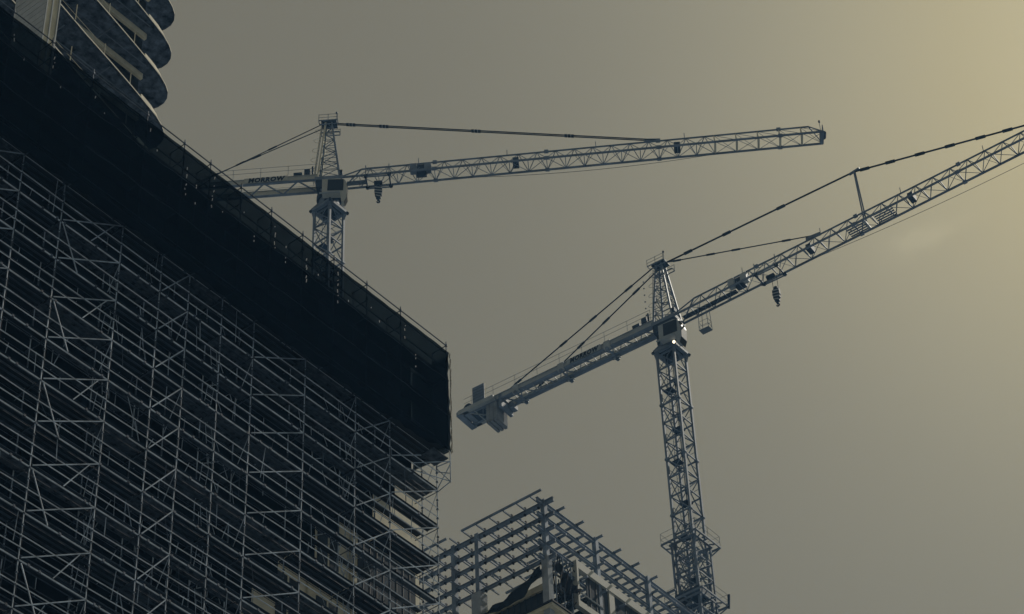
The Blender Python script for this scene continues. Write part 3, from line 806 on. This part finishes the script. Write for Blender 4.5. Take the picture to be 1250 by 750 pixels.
        for k in range(5): m.box(-21.75, -20.45, -1.24, -1.203, H+.7+k*.36, H+.76+k*.36, 'thin_rail')
        m.bar((-20.3, -1.15, H+.55), (-20.3, -1.15, H+2.45), .07, .07, 'cream_trim'); m.build('hoist_screen', cj)
        m = MB(); m.tube((-22.7, -.8, H+.8), (-22.7, .8, H+.8), .5, 'crane_dark', 16); m.build('hoist_drum', cj)
    # ---- ties
    def tie(name, a, b, r=.075, lugs=(), par=root, white=False):
        m = MB(); a, b = Vector(a), Vector(b); d = (b-a).normalized()
        m.tube(a, b, r, 'cable', 6)
        for t in lugs:
            p = a.lerp(b, t); m.tube(p-d*.45, p+d*.45, r*1.9, 'cable', 8)
            if white:
                for s in (-.16, .16): m.tube(p+d*(s-.05), p+d*(s+.05), r*2.05, 'white_tie', 8)
        return m.build(name, par)
    A = (ax+.7, 0, H+hz)
    for (x, lugs) in cfg['ties']:
        if isinstance(x, tuple):
            xs_, hs = x
            tp_ = J(xs_, 0, hs); tie('jib_tie', A, tp_, .085, lugs)
            tie('jib_tie', tp_, J(39.5, 0, h_+.1), .085, (.06, .2, .36, .52, .68, .82, .94))
            m = MB()
            for s in (-.35, .35): m.tube(J(xs_+.25, s*.8, .2), J(xs_+.05, s*.4, hs), .07, S, 5)
            m.tube(J(xs_-.5, 0, hs-.05), J(xs_+.6, 0, hs+.1), .13, S, 6); m.bar(J(xs_+.3, -w_, .1), J(xs_+.3, w_, .1), .25, .15, 'crane_light')
            for q_ in range(5):
                for u0, u1 in ((-1.6, .3), (1.3, 3.2)): m.bar(J(xs_+u0, -.6+.3*q_, .1), J(xs_+u1, -.6+.3*q_, .1), .14, .06, S)
            m.build('tie_strut', root)
        else:
            for s in ((-.09, .09) if cfg.get('dots') is None else (0,)):
                tie('jib_tie', (A[0], s, A[2]), J(x, s, h_+.1), .055, lugs, white=cfg.get('dots') is None)
            m = MB(); m.bar(J(x-1.2, 0, h_+.25), J(x+.3, 0, h_+.08), .2, .3, S); m.build('tie_lug', root)
    for x, s in cfg['back']:
        tie('back_tie', (ax-.4, s*.3, H+hz-.05), (-x, s*.8, H+.5), cfg.get('btr', .065), cfg.get('blugs', (.18, .42, .62, .93)))
    # ---- trolley, ropes, hook block
    x = cfg['tr']; m = MB(); zz = H+x*te
    for dx in (-1.1, 1.1):
        m.bar((x+dx, -w_-.1, zz-.2), (x+dx, w_+.1, zz-.2), .14, .14, 'crane_dark')
        for s in (-1, 1): m.tube((x+dx, s*w_-.1, zz-.15), (x+dx, s*w_+.1, zz-.15), .2, 'crane_dark', 10)
        m.tube((x+dx, -w_-.1, zz-.2), (x+dx, -w_-.15, zz+1.1), .045, S, 4)
    for s in (-1, 1): m.bar((x-1.2, s*w_, zz-.28), (x+1.2, s*w_, zz-.28), .1, .1, S)
    for z_ in (.4, .8): m.tube((x-1.1, -w_-.12, zz+z_), (x+1.1, -w_-.12, zz+z_), .03, S, 4)
    m.tube((x-.4, 0, zz-.4), (x+.4, 0, zz-.4), .22, 'crane_dark', 10)
    m.build('trolley', root)
    hx, hl = x+cfg['hook'][1], cfg['hook'][0]
    m = MB()
    for s in (-.25, .25): m.tube((hx+s, 0, zz-.4), (hx+s, 0, zz-hl), .025, 'cable', 4)
    m.tube((hx-.26, 0, zz-hl), (hx+.26, 0, zz-hl), .03, 'cable', 4)
    m.build('hoist_rope', root)
    hk = MB(); zt = zz-hl
    hk.tube((hx, 0, zt+.25), (hx, 0, zt-.02), .2, 'crane_dark', 8)
    for k in range(4):
        rr = (.34, .36, .32, .22)[k]
        hk.box(hx-rr, hx+rr, -.16, .16, zt-.05-.36*(k+1), zt-.05-.36*k-.003, 'crane_dark')
        hk.add([(hx-rr, -.175, zt-.05-.36*k-.12), (hx+rr, -.175, zt-.05-.36*k-.30), (hx+rr, -.175, zt-.05-.36*k-.16), (hx-rr, -.175, zt-.05-.36*k-.003)], [(0, 1, 2, 3)], 'crane_light')
    hk.tube((hx, 0, zt-1.5), (hx, 0, zt-1.8), .12, 'crane_dark', 8)
    for q in range(6):
        a0, a1 = R(90-q*45), R(45-q*45)
        hk.tube((hx+.14*math.cos(a0), 0, zt-1.92+.14*math.sin(a0)), (hx+.14*math.cos(a1), 0, zt-1.92+.14*math.sin(a1)), .07, 'crane_dark', 6)
    hk.build('hook_block', root)
    m = MB(); xs0, xs1 = cfg['sagx']; n = 20; pr = None
    for i in range(n+1):
        t = i/n; xx = xs0+(xs1-xs0)*t; p_ = J(xx, .3, -.35-cfg['sag']*4*t*(1-t)*.5)
        if pr: m.tube(pr, p_, .03, 'cable', 4)
        pr = p_
    m.build('trolley_rope', root)
    return root, H, Z, J, te, S, mrz

GL = 'crane_light'
r1 = crane(dict(px=(402.5, 225.4), az=92.5, el=1.5, L=46.5, K=19, label='pale tower crane behind the netted scaffold, long jib pointing right',
    cab=.35, cz=2.0, cabmat='sign_white', head=8.15, lean=-.15, headmat='crane_sunlit', post='crane_sunlit', open=35.5, wk=3.5, boxes=[(8.65, 1.6), (17.6, .9), (32.8, .9)],
    girder='sign_white', blugs=(.41, .66), btr=.045, sign=(-5.9, 3.5), signmat='sign_white', text='MORROW', ties=[(31.0, (.045, .15, .44, .73))], back=[(12.6, -1), (16.7, 1)],
    tr=4.6, hook=(.95, 0), sag=1.5, sagx=(11.5, 38)))
r2 = crane(dict(px=(815.5, 396.7), az=123.3, el=1.7, L=62, K=22.9, label='tower crane on full lattice mast right of the steel frame, ballast at its left end', dots=True,
    cab=.85, cz=2.3, cabmat='crane_light', head=7.75, lean=-.15, headmat='crane_steel', post='crane_steel', wk=7.5, boxes=[(8.1, 1.5), (15.6, .8), (26.2, .8)],
    girder='crane_light', sign=(-8.9, 3.3), signmat='crane_light', text='MORROW', ties=[((21.1, 7.0), (.12, .33, .62)), (16.5, (.07, .3, .47, .8))], back=[(17.9, -1), (15.9, 1)],
    tr=11.2, hook=(2.2, .35), sag=2.7, sagx=(14, 61), far_gear=True))
# lettering after the name on the first crane, half hidden by the cabinet
root2, H2, _, J2, te2, S2, mrz2 = r2
# service basket hung under the jib
m = MB(); x, y, z = 3.9, 0, H2+3.9*te2
zb = z-2.9
for sx in (-.5, .5):
    for sy in (-.35, .35):
        m.tube((x+sx*.8, sy, z-.1), (x+sx, sy, zb), .03, S2, 4)
for zz, mm in ((zb, S2), (zb+.45, S2), (zb+1.0, S2)):
    for a_, b_ in (((-.5, -.35), (.5, -.35)), ((.5, -.35), (.5, .35)), ((.5, .35), (-.5, .35)), ((-.5, .35), (-.5, -.35))):
        m.tube((x+a_[0], a_[1], zz), (x+b_[0], b_[1], zz), .035 if zz == zb else .024, mm, 4)
m.box(x-.48, x+.48, -.33, .33, zb-.03, zb+.01, 'thin_rail')
m.build('service_basket', root2)
# floodlights under the cab
for (x, y, z, rr) in ((1.25, -1.5, H2-3.85, .11), (2.0, -1.25, H2-4.35, .06)):
    m = MB(); m.tube((x, y+.3, z+.12), (x, y, z), rr*.8, 'crane_light', 10, rr*1.5); m.tube((x, y+.3, z+.1), (.7, -.4, H2-3.5), .035, S2, 4)
    fl = m.build('floodlight', root2)
    m = MB(); m.tube((x, y-.004, z-.002), (x, y-.02, z-.01), rr*1.4, 'lamp_glow', 12); m.build('lens', fl)
# climbing frame with two railed platforms on the lower mast
cf = MB(); za = px_on_y(851, 664, root2.location.y).z-GZ-.9; zb = za-6.2
e = 1.2
for x, y in ((-e, -e), (e, -e), (e, e), (-e, e)):
    cf.bar((x, y, zb-4.5), (x, y, za), .15, .15, S2)
z = za; q = 0
while z > zb-4:
    for i in range(4):
        c = [(-e, -e), (e, -e), (e, e), (-e, e)]; (x1, y1), (x2, y2) = c[i], c[(i+1) % 4]
        cf.bar((x1, y1, z), (x2, y2, z), .1, .1, S2); cf.tube((x1, y1, z), (x2, y2, z-1.8), .04, S2, 4); cf.tube((x2, y2, z), (x1, y1, z-1.8), .04, S2, 4)
    z -= 1.85; q += 1
cfo = cf.build('climbing_frame', root2, rz=mrz2)
for zp, ee, jk in ((za, 1.85, 0), (zb, 1.95, 1)):
    m = MB()
    c = [(-ee, -ee), (ee, -ee), (ee, ee), (-ee, ee)]; ci = [(x*.72, y*.72) for x, y in c]
    for i in range(4):
        (x1, y1), (x2, y2) = c[i], c[(i+1) % 4]; (a1, b1), (a2, b2) = ci[i], ci[(i+1) % 4]
        m.bar((x1, y1, zp), (x2, y2, zp), .12, .16, S2); m.bar((a1, b1, zp), (a2, b2, zp), .12, .16, S2)
        for t in (0, .5, 1): m.tube((x1+(x2-x1)*t, y1+(y2-y1)*t, zp), (x1+(x2-x1)*t, y1+(y2-y1)*t, zp+1.2), .022, 'thin_rail', 4)
        for t in (.2, .5, .8): m.bar((x1+(x2-x1)*t, y1+(y2-y1)*t, zp-.02), (a1+(a2-a1)*t, b1+(b2-b1)*t, zp-.02), .08, .1, S2)
        for h in (.6, 1.2): m.tube((x1, y1, zp+h), (x2, y2, zp+h), .02, 'thin_rail', 4)
        m.bar((x1, y1, zp-.05), (a1*.9, b1*.9, zp-1.0), .08, .1, S2)
    if jk:
        m.box(-1.3, .3, -1.3, 1.3, zp+.1, zp+.9, 'crane_dark'); m.tube((ee, -ee, zp-.2), (ee+.1, -ee-.1, zp+1.2), .12, 'crane_dark', 6)
    m.build('work_platform', root2, rz=mrz2)
